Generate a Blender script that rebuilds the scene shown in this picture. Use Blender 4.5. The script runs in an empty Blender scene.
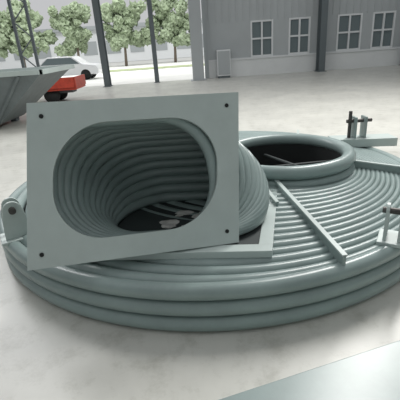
import bpy, bmesh, math, random
from mathutils import Vector, Matrix, noise
random.seed(3)
S=bpy.context.scene
try:
    S.view_settings.view_transform='Standard'
except Exception: pass

# ---------- materials ----------
def mat(name,col,rough=.5,metal=0,nscale=0,namt=.12,bump=0,col2=None,spec=.5):
    m=bpy.data.materials.new(name); m.use_nodes=True
    nt=m.node_tree; b=nt.nodes['Principled BSDF']
    b.inputs['Base Color'].default_value=(*col,1); b.inputs['Roughness'].default_value=rough
    b.inputs['Metallic'].default_value=metal
    b.inputs['Specular IOR Level'].default_value=spec
    if nscale:
        tc=nt.nodes.new('ShaderNodeTexCoord'); n=nt.nodes.new('ShaderNodeTexNoise')
        n.inputs['Scale'].default_value=nscale; n.inputs['Detail'].default_value=6; n.inputs['Roughness'].default_value=.65
        nt.links.new(tc.outputs['Object'],n.inputs['Vector'])
        r=nt.nodes.new('ShaderNodeValToRGB')
        c2=col2 or tuple(c*(1-namt*2) for c in col)
        r.color_ramp.elements[0].position=.32; r.color_ramp.elements[0].color=(*c2,1)
        r.color_ramp.elements[1].position=.68; r.color_ramp.elements[1].color=(*[min(1,c*(1+namt*.5)) for c in col],1)
        nt.links.new(n.outputs['Fac'],r.inputs['Fac']); nt.links.new(r.outputs['Color'],b.inputs['Base Color'])
        if bump:
            bp=nt.nodes.new('ShaderNodeBump'); bp.inputs['Strength'].default_value=bump; bp.inputs['Distance'].default_value=.02
            nt.links.new(n.outputs['Fac'],bp.inputs['Height']); nt.links.new(bp.outputs['Normal'],b.inputs['Normal'])
    return m
M_tube=mat('painted_tube',(.265,.335,.325),.3,0,3,.08)
M_plate=mat('painted_plate',(.47,.54,.52),.42,0,3,.05)
M_under=mat('under_shade',(.035,.045,.045),.7)  # near-black, shade put into the colour behind the tubes and below the duct
M_dark=mat('dark_interior',(.015,.017,.017),.85)  # shade inside openings put into the colour; also used for wheels
M_steel=mat('bare_steel',(.10,.095,.09),.5,.6,20,.2)
M_floor=mat('floor_concrete',(.61,.61,.565),.34,0,1.1,.08,.05)
# extra stains and scuffs on the floor
nt=M_floor.node_tree; b=nt.nodes['Principled BSDF']; src=b.inputs['Base Color'].links[0].from_socket
tc=nt.nodes.new('ShaderNodeTexCoord'); n2=nt.nodes.new('ShaderNodeTexNoise'); n2.inputs['Scale'].default_value=4.5; n2.inputs['Detail'].default_value=9; n2.inputs['Roughness'].default_value=.75
nt.links.new(tc.outputs['Object'],n2.inputs['Vector'])
rp=nt.nodes.new('ShaderNodeValToRGB'); rp.color_ramp.elements[0].position=.34; rp.color_ramp.elements[0].color=(.80,.80,.78,1); rp.color_ramp.elements[1].position=.5; rp.color_ramp.elements[1].color=(1,1,1,1)
nt.links.new(n2.outputs['Fac'],rp.inputs['Fac'])
mx=nt.nodes.new('ShaderNodeMix'); mx.data_type='RGBA'; mx.blend_type='MULTIPLY'; mx.inputs[0].default_value=1
nt.links.new(src,mx.inputs[6]); nt.links.new(rp.outputs['Color'],mx.inputs[7]); nt.links.new(mx.outputs[2],b.inputs['Base Color'])
M_wall=mat('wall_panel',(.46,.49,.50),.7,0,1,.03)
M_band=mat('wall_white',(.78,.80,.80),.7,0,1,.03)
M_col=mat('column_paint',(.13,.155,.165),.6)
M_colL=mat('column_light',(.42,.45,.46),.6)
M_frame=mat('window_frame',(.75,.77,.78),.5)
M_glass=mat('window_glass',(.16,.20,.21),.12)
M_red=mat('red_paint',(.55,.07,.04),.5,0,6,.15)
M_hop=mat('hopper_paint',(.17,.20,.205),.5,0,4,.1)
M_leaf=mat('leaf',(.36,.44,.29),.8,0,3,.25)
M_bark=mat('bark',(.16,.13,.10),.9)
M_out=mat('yard_paving',(.85,.85,.81),.9,0,.5,.08)
M_grass=mat('grass',(.45,.52,.30),.9,0,2,.2)
M_bld=mat('far_building',(.85,.87,.88),.8)
M_car=mat('car_paint',(.85,.86,.87),.25)
M_debris=mat('debris',(.7,.7,.67),.8,0,9,.2)

# ---------- helpers ----------
def link(o): S.collection.objects.link(o); return o
def empty(name,loc=(0,0,0)):
    e=bpy.data.objects.new(name,None); e.empty_display_size=.1; link(e); return e
def mesh(name,vs,fs,m,parent=None,smooth=False,bevel=0):
    me=bpy.data.meshes.new(name); me.from_pydata([tuple(v) for v in vs],[],fs); me.update()
    bm=bmesh.new(); bm.from_mesh(me); bmesh.ops.recalc_face_normals(bm,faces=bm.faces); bm.to_mesh(me); bm.free()
    if smooth:
        for p in me.polygons: p.use_smooth=True
    me.materials.append(m); o=bpy.data.objects.new(name,me); link(o)
    if parent: o.parent=parent
    if bevel:
        b=o.modifiers.new('bevel','BEVEL'); b.width=bevel; b.segments=2
    return o
BF=[(0,1,3,2),(4,6,7,5),(0,4,5,1),(2,3,7,6),(0,2,6,4),(1,5,7,3)]
def box(name,a,b,m,parent=None,bevel=0):
    vs=[(x,y,z) for x in (a[0],b[0]) for y in (a[1],b[1]) for z in (a[2],b[2])]
    return mesh(name,vs,BF,m,parent,False,bevel)
def obox(name,c,X,Y,Z,m,parent=None,bevel=0):
    c=Vector(c);X=Vector(X);Y=Vector(Y);Z=Vector(Z)
    vs=[c+X*i+Y*j+Z*k for i in(-1,1) for j in(-1,1) for k in(-1,1)]
    return mesh(name,vs,BF,m,parent,False,bevel)
def merge(parts,name=''):
    vs=[];fs=[]
    for v,f in parts:
        o=len(vs); vs+=v; fs+=[tuple(i+o for i in q) for q in f]
    return vs,fs
def sweep(pts,rad,closed=False,seg=12,up=None):
    pts=[Vector(p) for p in pts]; n=len(pts); vs=[];fs=[]
    if not hasattr(rad,'__len__'): rad=[rad]*n
    N=None
    for i in range(n):
        if closed: t=pts[(i+1)%n]-pts[i-1]
        else: t=pts[min(i+1,n-1)]-pts[max(i-1,0)]
        t.normalize()
        if up is not None: N=(Vector(up)-t*t.dot(Vector(up))).normalized()
        else:
            if N is None:
                a=Vector((0,0,1)) if abs(t.z)<.9 else Vector((1,0,0)); N=(a-t*t.dot(a)).normalized()
            else: N=(N-t*t.dot(N)).normalized()
        B=t.cross(N)
        for k in range(seg):
            a=2*math.pi*k/seg; vs.append(pts[i]+(N*math.cos(a)+B*math.sin(a))*rad[i])
    m=n if closed else n-1
    for i in range(m):
        j=(i+1)%n
        for k in range(seg):
            l=(k+1)%seg; fs.append((i*seg+k,i*seg+l,j*seg+l,j*seg+k))
    if not closed:
        fs.append(tuple(range(seg))); fs.append(tuple((n-1)*seg+k for k in range(seg)))
    return vs,fs
def cyl(name,a,b,r,m,parent=None,seg=20):
    v,f=sweep([a,b],r,False,seg); o=mesh(name,v,f,m,parent,True)
    e=o.modifiers.new('es','EDGE_SPLIT'); e.split_angle=.8
    return o

# ---------- room ----------
WY=20.0
box('floor',(-25,-6,-.1),(25,WY+.15,0),M_floor)
box('wall_front',(-25,-6.15,0),(25,-6,9),M_wall)
box('wall_left',(-25.15,-6,0),(-25,WY,9),M_wall)
box('wall_right',(14,-6,0),(14.15,WY-.02,9),M_wall)
wall=empty('wall_back')
def wbox(n,x0,x1,z0,z1,m,y0=WY,y1=WY+.15,bevel=0): return box(n,(x0,y0,z0),(x1,y1,z1),m,wall)
wbox('panel_right_low',.9,14,0,.8,M_band)
wbox('panel_right_high',.9,14,2.5,9,M_wall)
wins=[(3.0,4.1),(4.85,5.9),(7.2,8.4),(8.9,10.0),(11.5,12.6)]
xs=[.9]+[v for w in wins for v in w]+[14]
for i in range(0,len(xs),2): wbox('pier_%d'%i,xs[i],xs[i+1],.8,2.5,M_wall)
wbox('lintel_door',-14,.9,5.2,9,M_wall)
wbox('panel_left',-25,-14,0,9,M_wall)
parts=[]
x=1.0
while x<14:
    parts.append(([Vector((X,Y,Z)) for X in (x,x+.06) for Y in(WY-.03,WY) for Z in (2.52,9)],BF)); x+=.33
v,f=merge(parts); mesh('wall_ribs',v,f,M_wall,wall)
wbox('sill_trim',.9,14,.78,.86,M_frame,WY-.05,WY)
wbox('door_jamb',.7,.9,0,5.2,M_colL,WY-.05,WY+.2)
for i,(a,b) in enumerate(wins):
    w=empty('window_%d'%(i+1))
    box('glass',(a,WY+.06,.86),(b,WY+.09,2.5),M_glass,w)
    for z in (.86,1.65,2.42): box('rail',(a,WY-.02,z),(b,WY+.05,z+.08),M_frame,w)
    for xx in (a,(a+b)/2-.04,b-.08): box('mullion',(xx,WY-.03,.86),(xx+.08,WY+.05,2.5),M_frame,w)
def ibeam(name,x,y,w,d,h,m):
    e=empty(name)
    box('flange_front',(x-w/2,y-d/2,.02),(x+w/2,y-d/2+.03,h),m,e)
    box('flange_back',(x-w/2,y+d/2-.03,.02),(x+w/2,y+d/2,h),m,e)
    box('web',(x-.015,y-d/2+.03,.02),(x+.015,y+d/2-.03,h),m,e)
    box('base_plate',(x-w*.7,y-d*.7,0),(x+w*.7,y+d*.7,.02),m,e)
def lattice(x,y,w,h):
    e=empty('lattice_column')
    for s in (-1,1): box('chord',(x+s*w/2-.06,y-.06,0),(x+s*w/2+.06,y+.06,h),M_col,e)
    z=.3;s=1
    while z<h-.8:
        v,f=sweep([(x-s*w/2,y,z),(x+s*w/2,y,z+.7)],.03,False,6); mesh('lacing',v,f,M_col,e); z+=.7; s=-s
ibeam('steel_column',.35,WY-.5,.55,.6,8,M_colL)
ibeam('steel_column',-4.1,WY-.5,.26,.5,8,M_col)
lattice(-7.6,WY-.6,.7,8)
ibeam('steel_column',6.35,WY-.4,.3,.5,8,M_col)
ibeam('steel_column',10.6,WY-.4,.3,.5,8,M_col)
ibeam('steel_column',-1.7,WY-.3,.2,.2,8,M_col)
c=empty('electrical_cabinet')
box('body',(1.3,WY-.45,.1),(1.95,WY-.05,1.3),M_frame,c,.01); box('door',(1.34,WY-.47,.16),(1.91,WY-.45,1.24),M_colL,c)
box('plinth',(1.34,WY-.42,0),(1.91,WY-.08,.1),M_col,c)

# ---------- outside ----------
box('yard_ground',(-60,WY+.15,-.12),(60,WY+70,-.02),M_out)
box('grass_verge',(-40,WY+13,-.02),(30,WY+16,.02),M_grass)
def tree(x,y,h,sp):
    e=empty('tree')
    v,f=sweep([(x,y,-.02),(x+.1,y,h*.3),(x,y+.1,h*.6)],[.16,.12,.07],False,8); mesh('trunk',v,f,M_bark,e,True)
    vs=[];fs=[]
    for i in range(60):
        c=Vector((x+max(-sp,min(sp,random.gauss(0,sp*.45))),y+max(-1,min(1,random.gauss(0,.6))),h*(.3+.65*random.random()))); r=sp*random.uniform(.10,.26)
        bm=bmesh.new(); bmesh.ops.create_icosphere(bm,subdivisions=3,radius=r)
        o=len(vs)
        for q in bm.verts:
            d=1+.8*noise.noise(q.co*5/r+c); vs.append(q.co*d+c)
        fs+=[tuple(w.index+o for w in p.verts) for p in bm.faces]; bm.free()
    mesh('crown',vs,fs,M_leaf,e,False)
for x,y,h,sp in ((-24,44,7.5,2.8),(-17.5,43,7,2.8),(-12,44,6.5,2.6),(-6.8,43,6.0,2.5),(-1.6,44,6.8,2.4)):
    tree(x,y,h,sp)
b=empty('distant_building')
box('walls',(-30,60,0),(20,70,4.5),M_bld,b); box('roof',(-31,59,4.5),(21,71,5),M_colL,b)
for i in range(14): box('window_strip',(-29+i*3.4,59.9,1.2),(-27+i*3.4,60.05,3),M_colL,b)
car=empty('white_car')
cx,cy=-8.0,26.5
prof=[(-2.1,.3),(2.1,.3),(2.15,.6),(2.0,.85),(1.2,.95),(.6,1.42),(-1.0,1.45),(-1.7,1.0),(-2.1,.9)]
nP=len(prof); vs=[(cx+a,cy+e,z) for e in(-.85,.85) for a,z in prof]
mesh('body',vs,[tuple(range(nP)),tuple(range(nP,2*nP))]+[(i,(i+1)%nP,nP+(i+1)%nP,nP+i) for i in range(nP)],M_car,car,False,.05)
gp=[(1.0,.98),(.52,1.36),(-.95,1.38),(-1.45,1.0)]
mesh('side_window',[(cx+a,cy-.87+e,z) for e in(0,.01) for a,z in gp],[(0,1,2,3),(4,5,6,7)],M_glass,car)
for a in (-1.3,1.3):
    for s in (-.78,.68):
        v,f=sweep([(cx+a,cy+s-.08,.3),(cx+a,cy+s+.12,.3)],.32,False,20); mesh('wheel',v,f,M_dark,car,True)

# ---------- left hopper ----------
h=empty('steel_hopper')
def frust(name,x0,x1,y0,y1,z1,X0,X1,Y0,Y1,z0,m,par):
    vs=[(X0,Y0,z0),(X1,Y0,z0),(X1,Y1,z0),(X0,Y1,z0),(x0,y0,z1),(x1,y0,z1),(x1,y1,z1),(x0,y1,z1)]
    t=.04
    vs+=[(X0+t,Y0+t,z0+t),(X1-t,Y0+t,z0+t),(X1-t,Y1-t,z0+t),(X0+t,Y1-t,z0+t),(x0+t,y0+t,z1),(x1-t,y0+t,z1),(x1-t,y1-t,z1),(x0+t,y1-t,z1)]
    fs=[(3,2,1,0)]+[(i,(i+1)%4,4+(i+1)%4,4+i) for i in range(4)]+[(8,9,10,11)]+[(8+(i+1)%4,8+i,12+i,12+(i+1)%4) for i in range(4)]+[(4+i,4+(i+1)%4,12+(i+1)%4,12+i) for i in range(4)]
    return mesh(name,vs,fs,m,par)
frust('trough',-8.0,-3.3,8.9,11.2,1.25,-7.2,-4.7,9.3,10.8,.12,M_hop,h)
for a,b_ in (((-8.06,8.82,1.22),(-3.24,8.9,1.32)),((-8.06,11.2,1.22),(-3.24,11.28,1.32)),((-3.3,8.82,1.22),(-3.22,11.28,1.32)),((-8.08,8.82,1.22),(-8.0,11.28,1.32))):
    box('rim',a,b_,M_plate,h)
for x in (-7,-6.2,-5.4,-4.6,-3.9):
    obx=max(-7.15,min(-4.75,x-.1))
    vs,f=sweep([(obx,9.27,.14),(x+.1,8.88,1.22)],.04,False,6); mesh('rib',vs,f,M_hop,h)
for x in (-7,-4.9):
    for y in (9.4,10.6): box('skid',(x-.08,y-.1,0),(x+.08,y+.1,.14),M_col,h)
r=empty('red_steel_flatbed')
box('deck',(-8,13.9,.42),(-4.05,15.2,.6),M_red,r,.01)
box('side_board',(-8,13.85,.5),(-4.05,13.9,.85),M_red,r,.01)
box('end_board',(-4.09,13.85,.5),(-4.02,15.2,.85),M_red,r,.01)
for x in (-7.4,-5.0):
    for y in (14.0,14.9):
        v,f=sweep([(x,y,.26),(x,y+.2,.26)],.26,False,20); mesh('wheel',v,f,M_dark,r,True)
box('chassis',(-7.8,14.3,.3),(-4.3,14.8,.42),M_col,r)

# ---------- furnace cover ----------
cov=empty('furnace_cover')
C=Vector((.14,3.86)); R=2.03
H=Vector((.89,3.77)); RH=.63
NA=144
def ring_pt(k,a):
    c=C.lerp(H,k); rr=R+(RH-R)*k
    return Vector((c.x+rr*math.cos(a),c.y+rr*math.sin(a),.30+.08*math.sin(k*math.pi/2)))
NR=15
ks=[(i+.8)/(NR+1.2) for i in range(NR+1)]
dk=1/(NR+1.2)
parts=[]
for k in ks:
    pts=[];rad=[]
    for j in range(NA):
        a=2*math.pi*j/NA; p=ring_pt(k,a); q=ring_pt(k+dk,a)
        pts.append(p-Vector((0,0,.015))); rad.append(max(.022,min(.052,(p-q).length*.455)))
    parts.append(sweep(pts,rad,True,14,(0,0,1)))
v,f=merge(parts); mesh('roof_tubes',v,f,M_tube,cov,True)
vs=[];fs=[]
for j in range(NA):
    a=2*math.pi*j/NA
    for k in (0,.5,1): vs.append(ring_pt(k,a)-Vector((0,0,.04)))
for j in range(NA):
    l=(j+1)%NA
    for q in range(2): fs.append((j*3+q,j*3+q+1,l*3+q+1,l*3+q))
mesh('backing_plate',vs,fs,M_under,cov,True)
def circ(c,r,z,rt,seg=14):
    return sweep([(c.x+r*math.cos(2*math.pi*j/NA),c.y+r*math.sin(2*math.pi*j/NA),z) for j in range(NA)],rt,True,seg,(0,0,1))
parts=[circ(C,R,z,.053) for z in (.055,.167,.278)]
v,f=merge(parts); mesh('rim_tubes',v,f,M_tube,cov,True)
def shell(name,c,r,z0,z1,m,par):
    vs=[];fs=[]
    for j in range(NA):
        a=2*math.pi*j/NA
        vs+= [(c.x+r*math.cos(a),c.y+r*math.sin(a),z0),(c.x+r*math.cos(a),c.y+r*math.sin(a),z1)]
    for j in range(NA):
        l=(j+1)%NA; fs.append((2*j,2*j+1,2*l+1,2*l))
    return mesh(name,vs,fs,m,par,True)
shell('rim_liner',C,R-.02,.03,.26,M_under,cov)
parts=[circ(H,RH+.01,.40,.05),circ(H,RH+.0,.51,.064)]
v,f=merge(parts); mesh('collar_tubes',v,f,M_tube,cov,True)
shell('collar_shade_wall',H,RH-.045,.02,.46,M_dark,cov)  # added dark wall, colours in the shade inside the collar
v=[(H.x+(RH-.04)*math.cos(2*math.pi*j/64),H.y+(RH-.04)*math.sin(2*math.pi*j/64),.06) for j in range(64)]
mesh('opening_shade_disk',v,[tuple(range(64))],M_dark,cov)  # added near-black disk stands in for the shade down the opening
for a,b_ in (((H.x-.45,H.y+.25,.36),(H.x+.1,H.y-.4,.36)),((H.x-.1,H.y+.52,.36),(H.x+.3,H.y-.3,.36)),((H.x-.55,H.y,.36),(H.x+.55,H.y+.1,.36))):
    v,f=sweep([a,b_],.018,False,8); mesh('opening_brace',v,f,M_under,cov)
def rib2(p,q,hh=.045,tt=.01,cap=.016):
    p=Vector(p);q=Vector(q); d=(p-q); L=d.length/2; d.normalize(); s=Vector((0,0,1)).cross(d).normalized(); u=d.cross(s)
    obox('radial_rib',(p+q)/2,d*L,s*tt,u*hh,M_tube,cov)
    obox('radial_rib_cap',(p+q)/2+u*hh,d*L,s*cap,u*.006,M_plate,cov)
rib2((.68,3.16,.41),(.83,1.93,.35))
rib2((.54,3.24,.41),(.60,2.72,.39),.035,.009,.014)
rib2((1.50,3.57,.41),(2.05,3.35,.35))
rib2((1.2,4.38,.41),(1.45,5.3,.35))
rib2((.6,4.34,.41),(.0,5.7,.35))
def lug(base,dirv,scale=1,parent=cov):
    b=Vector(base); d=Vector(dirv).normalized(); s=Vector((-d.y,d.x,0)); z=Vector((0,0,1))
    obox('lug_base',b+z*.012,d*.11*scale,s*.09*scale,z*.012,M_plate,parent,.004)
    for sg in (-1,1):
        pr=[(-.08,0),(.08,0),(.07,.15)]+[(.055*math.cos(t),.2+.055*math.sin(t)) for t in [math.pi*i/8 for i in range(9)]]+[(-.07,.15)]
        pr=[(x*scale,y*scale) for x,y in pr]; n=len(pr)
        vs=[b+z*.02+d*x+z*y+s*(sg*.045*scale+e) for e in(-.01,.01) for x,y in pr]
        fs=[tuple(range(n)),tuple(range(n,2*n))]+[(i,(i+1)%n,n+(i+1)%n,n+i) for i in range(n)]
        mesh('lug_plate',vs,fs,M_plate,parent)
    cyl('lug_pin',b+z*(.02+.2*scale)-s*.08*scale,b+z*(.02+.2*scale)+s*.08*scale,.022*scale,M_steel,parent)
lug((-1.42,2.66,.31),(.9,.5,0),1.15)
lug((1.25,2.20,.32),(.6,1,0),.95)
pb=Vector((1.98,4.55,.33))
obox('pedestal',pb+Vector((0.05,0,.05)),(.36,-.05,0),(0,.12,0),(0,0,.05),M_plate,cov,.005)
for sx in(-.06,.06): obox('clevis',pb+Vector((sx,0,.22)),(.012,0,0),(0,.07,0),(0,0,.13),M_tube,cov)
cyl('clevis_pin',pb+Vector((-.15,0,.30)),pb+Vector((.15,0,.30)),.022,M_steel,cov)
cyl('eye_bolt',pb+Vector((-.11,0,.1)),pb+Vector((-.11,0,.42)),.02,M_steel,cov)

# ---------- exhaust duct ----------
TL=Vector((-.960,2.279,1.358));TR=Vector((.291,2.544,1.292));BR=Vector((.240,2.168,.405));BL=Vector((-1.038,1.922,.443))
Cn=(TL+TR+BR+BL)/4
hw=.64; hh=.475
Wv=((TR-TL)+(BR-BL))/(4*hw); Uv=((TL-BL)+(TR-BR))/(4*hh); Nv=Wv.cross(Uv).normalized()
def stad(w,h,n=14,r=None):
    r=r or h; pts=[]
    for cx,cy,a0 in ((w-r,h-r,0),(-(w-r),h-r,90),(-(w-r),-(h-r),180),(w-r,-(h-r),270)):
        for i in range(n):
            a=math.radians(a0+90*i/(n-1)); pts.append((cx+r*math.cos(a),cy+r*math.sin(a)))
    return pts
SW,SH,SR=.498,.342,.31
inner=stad(SW,SH,14,SR); n=len(inner)
def rectpt(x,y):
    s=min(hw/abs(x) if abs(x)>1e-6 else 9e9, hh/abs(y) if abs(y)>1e-6 else 9e9); return (x*s,y*s)
outer=[rectpt(x,y) for x,y in inner]
for cx,cy in ((hw,hh),(-hw,hh),(-hw,-hh),(hw,-hh)):
    i=min(range(n),key=lambda i:(outer[i][0]-cx)**2+(outer[i][1]-cy)**2); outer[i]=(cx,cy)
vs=[];fs=[]
for e in (0,-.026):
    for x,y in inner: vs.append(Cn+Wv*x+Uv*y+Nv*e)
    for x,y in outer: vs.append(Cn+Wv*x+Uv*y+Nv*e)
for i in range(n):
    j=(i+1)%n
    fs+=[(i,j,n+j,n+i),(2*n+i,2*n+j,3*n+j,3*n+i),(i,j,2*n+j,2*n+i),(n+i,n+j,3*n+j,3*n+i)]
duct=empty('tubular_exhaust_duct')
mesh('flange_plate',vs,fs,M_plate,duct)
for cx in (-1,1):
    for cy in (-1,1):
        p=Cn+Wv*cx*(hw-.08)+Uv*cy*(hh-.08)
        cyl('bolt_hole',p+Nv*.001,p+Nv*.004,.013,M_dark,duct)
Bz=.385
H0=Cn-Uv*(hh-.02)-Nv*.07
W1=Vector((1,-.10,0)).normalized()
V1=Vector((.24,.97,0)).normalized()
H1=Vector((-.20,2.16,Bz+.04))
Wn=Wv.normalized(); Un=(Uv-Wn*Uv.dot(Wn)).normalized()
NRG=15
parts=[];shellpts=[]
for q in range(NRG):
    t=q/(NRG-1)
    ts=math.sin(t*math.pi/2)
    s2=t*t*(3-2*t)
    Hh=H0.lerp(H1,t); Hh.y=H0.y+(H1.y-H0.y)*t+.05*math.sin(math.pi*t)
    Hh.x=H0.x+(H1.x-H0.x)*ts+.06*math.sin(math.pi*t); Rr=Wn.lerp(W1,s2).normalized()
    a0=math.atan2(Un.z,math.hypot(Un.x,Un.y)); a=a0*(1-t)
    hd=Vector((Un.x,Un.y,0)).normalized().lerp(V1,t).normalized()
    V=hd*math.cos(a)+Vector((0,0,1))*math.sin(a)
    if t<1: V=(V-Rr*V.dot(Rr)*(1-t)).normalized()
    bx=1+.13*math.sin(math.pi*t)
    by=1+.06*math.sin(math.pi*t)
    o=stad((SW+.042),(SH+.042),14,SR+.04)
    pts=[Hh+Rr*x*bx+V*((y+hh-.02)*by) for x,y in o]
    rad=[.022+.019*min(1,max(0,(y+SH)/(2*SH)*1.6)) for x,y in o]
    parts.append(sweep(pts,rad,True,12)); shellpts.append(pts)
v,f=merge(parts); mesh('duct_tubes',v,f,M_tube,duct,True)
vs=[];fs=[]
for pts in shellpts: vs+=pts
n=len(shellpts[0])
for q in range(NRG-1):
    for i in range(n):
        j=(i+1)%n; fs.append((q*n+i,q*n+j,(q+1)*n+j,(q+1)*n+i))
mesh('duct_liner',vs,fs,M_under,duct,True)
o=stad(SW+.028,SH+.028,14,SR+.03); n=len(o)
vs=[Cn+Wv*x+Uv*y-Nv*e for e in(.02,.07) for x,y in o]
mesh('flange_neck',vs,[(i,(i+1)%n,n+(i+1)%n,n+i) for i in range(n)],M_tube,duct,True)
bc=H1+V1*(hh-.03); bc.z=Bz-.012
bw,bd=.64,.49
for sy in (-1,1): obox('base_frame_bar',bc+V1*sy*(bd-.03),W1*bw,V1*.045,Vector((0,0,.025)),M_plate,duct,.004)
for sx in (-1,1): obox('base_frame_side',bc+W1*sx*(bw-.045),W1*.045,V1*(bd-.07),Vector((0,0,.025)),M_plate,duct,.004)
obox('base_shade_plate',bc-Vector((0,0,.02)),W1*(bw-.05),V1*(bd-.05),Vector((0,0,.035)),M_under,duct)  # added dark plate stands in for the shaded opening beneath the duct
random.seed(5)
bm=bmesh.new()
for i in range(16):
    c_=bc+W1*random.uniform(-.15,.2)+V1*random.uniform(-.22,.15)+Vector((0,0,.02))
    s=random.uniform(.015,.045)
    b2=bmesh.new(); bmesh.ops.create_icosphere(b2,subdivisions=2,radius=1)
    vs=[Vector((q.co.x*s*1.6,q.co.y*s,q.co.z*s*.3))*(1+.5*noise.noise(q.co*2+c_*9))+c_ for q in b2.verts]
    nv=[bm.verts.new(x) for x in vs]
    for p in b2.faces: bm.faces.new([nv[w.index] for w in p.verts])
    b2.free()
me=bpy.data.meshes.new('debris'); bm.to_mesh(me); bm.free(); me.materials.append(M_debris)
do=bpy.data.objects.new('debris_scraps',me); link(do); do.parent=duct

# ---------- steel panel bottom right ----------
p=empty('steel_panel_section')
d=Vector((.93,.27,0)).normalized(); s=Vector((-d.y,d.x,0)); o=Vector((.74,1.0,.3))
obox('top_plate',o+Vector((0,0,.0)),d*.9,s*.28,Vector((0,0,.012)),M_tube,p,.004)
obox('front_web',o-s*.26+Vector((0,0,-.155)),d*.9,s*.012,Vector((0,0,.143)),M_plate,p)
obox('back_web',o+s*.26+Vector((0,0,-.155)),d*.9,s*.012,Vector((0,0,.143)),M_plate,p)

# ---------- light ----------
W=bpy.data.worlds.new('world'); S.world=W; W.use_nodes=True
bg=W.node_tree.nodes['Background']; bg.inputs[0].default_value=(.97,.98,1,1); bg.inputs[1].default_value=.56
def area(name,loc,target,sx,sy,e,col=(1,1,1)):
    l=bpy.data.lights.new(name,'AREA'); l.shape='RECTANGLE'; l.size=sx; l.size_y=sy; l.energy=e; l.color=col
    o=bpy.data.objects.new(name,l); o.location=loc; o.rotation_euler=(Vector(target)-Vector(loc)).to_track_quat('-Z','Y').to_euler(); link(o)
area('overhead_fill',(4,7.5,7),(1,4,0),1.2,6,760,(1,.98,.95))  # added key lamp at roof height
area('overhead_fill',(-6,9,7),(0,4,0),2,6,300)  # second added overhead lamp, weaker, from the left
area('yard_daylight',(-8,34,16),(-8,36,0),30,16,5200)
# ---------- camera ----------
f=380; pitch=math.radians(22.2); roll=math.radians(4)
F=Vector((0,math.cos(pitch),-math.sin(pitch))); Up=Vector((0,math.sin(pitch),math.cos(pitch))); Ri=Vector((1,0,0))
r2=Ri*math.cos(roll)-Up*math.sin(roll); u2=Up*math.cos(roll)+Ri*math.sin(roll)
cd=bpy.data.cameras.new('camera'); cam=bpy.data.objects.new('camera',cd); link(cam)
cd.sensor_width=36; cd.lens=f/400*36
Mx=Matrix((r2,u2,-F)).transposed().to_4x4(); Mx.translation=(0,0,1.6); cam.matrix_world=Mx
S.camera=cam
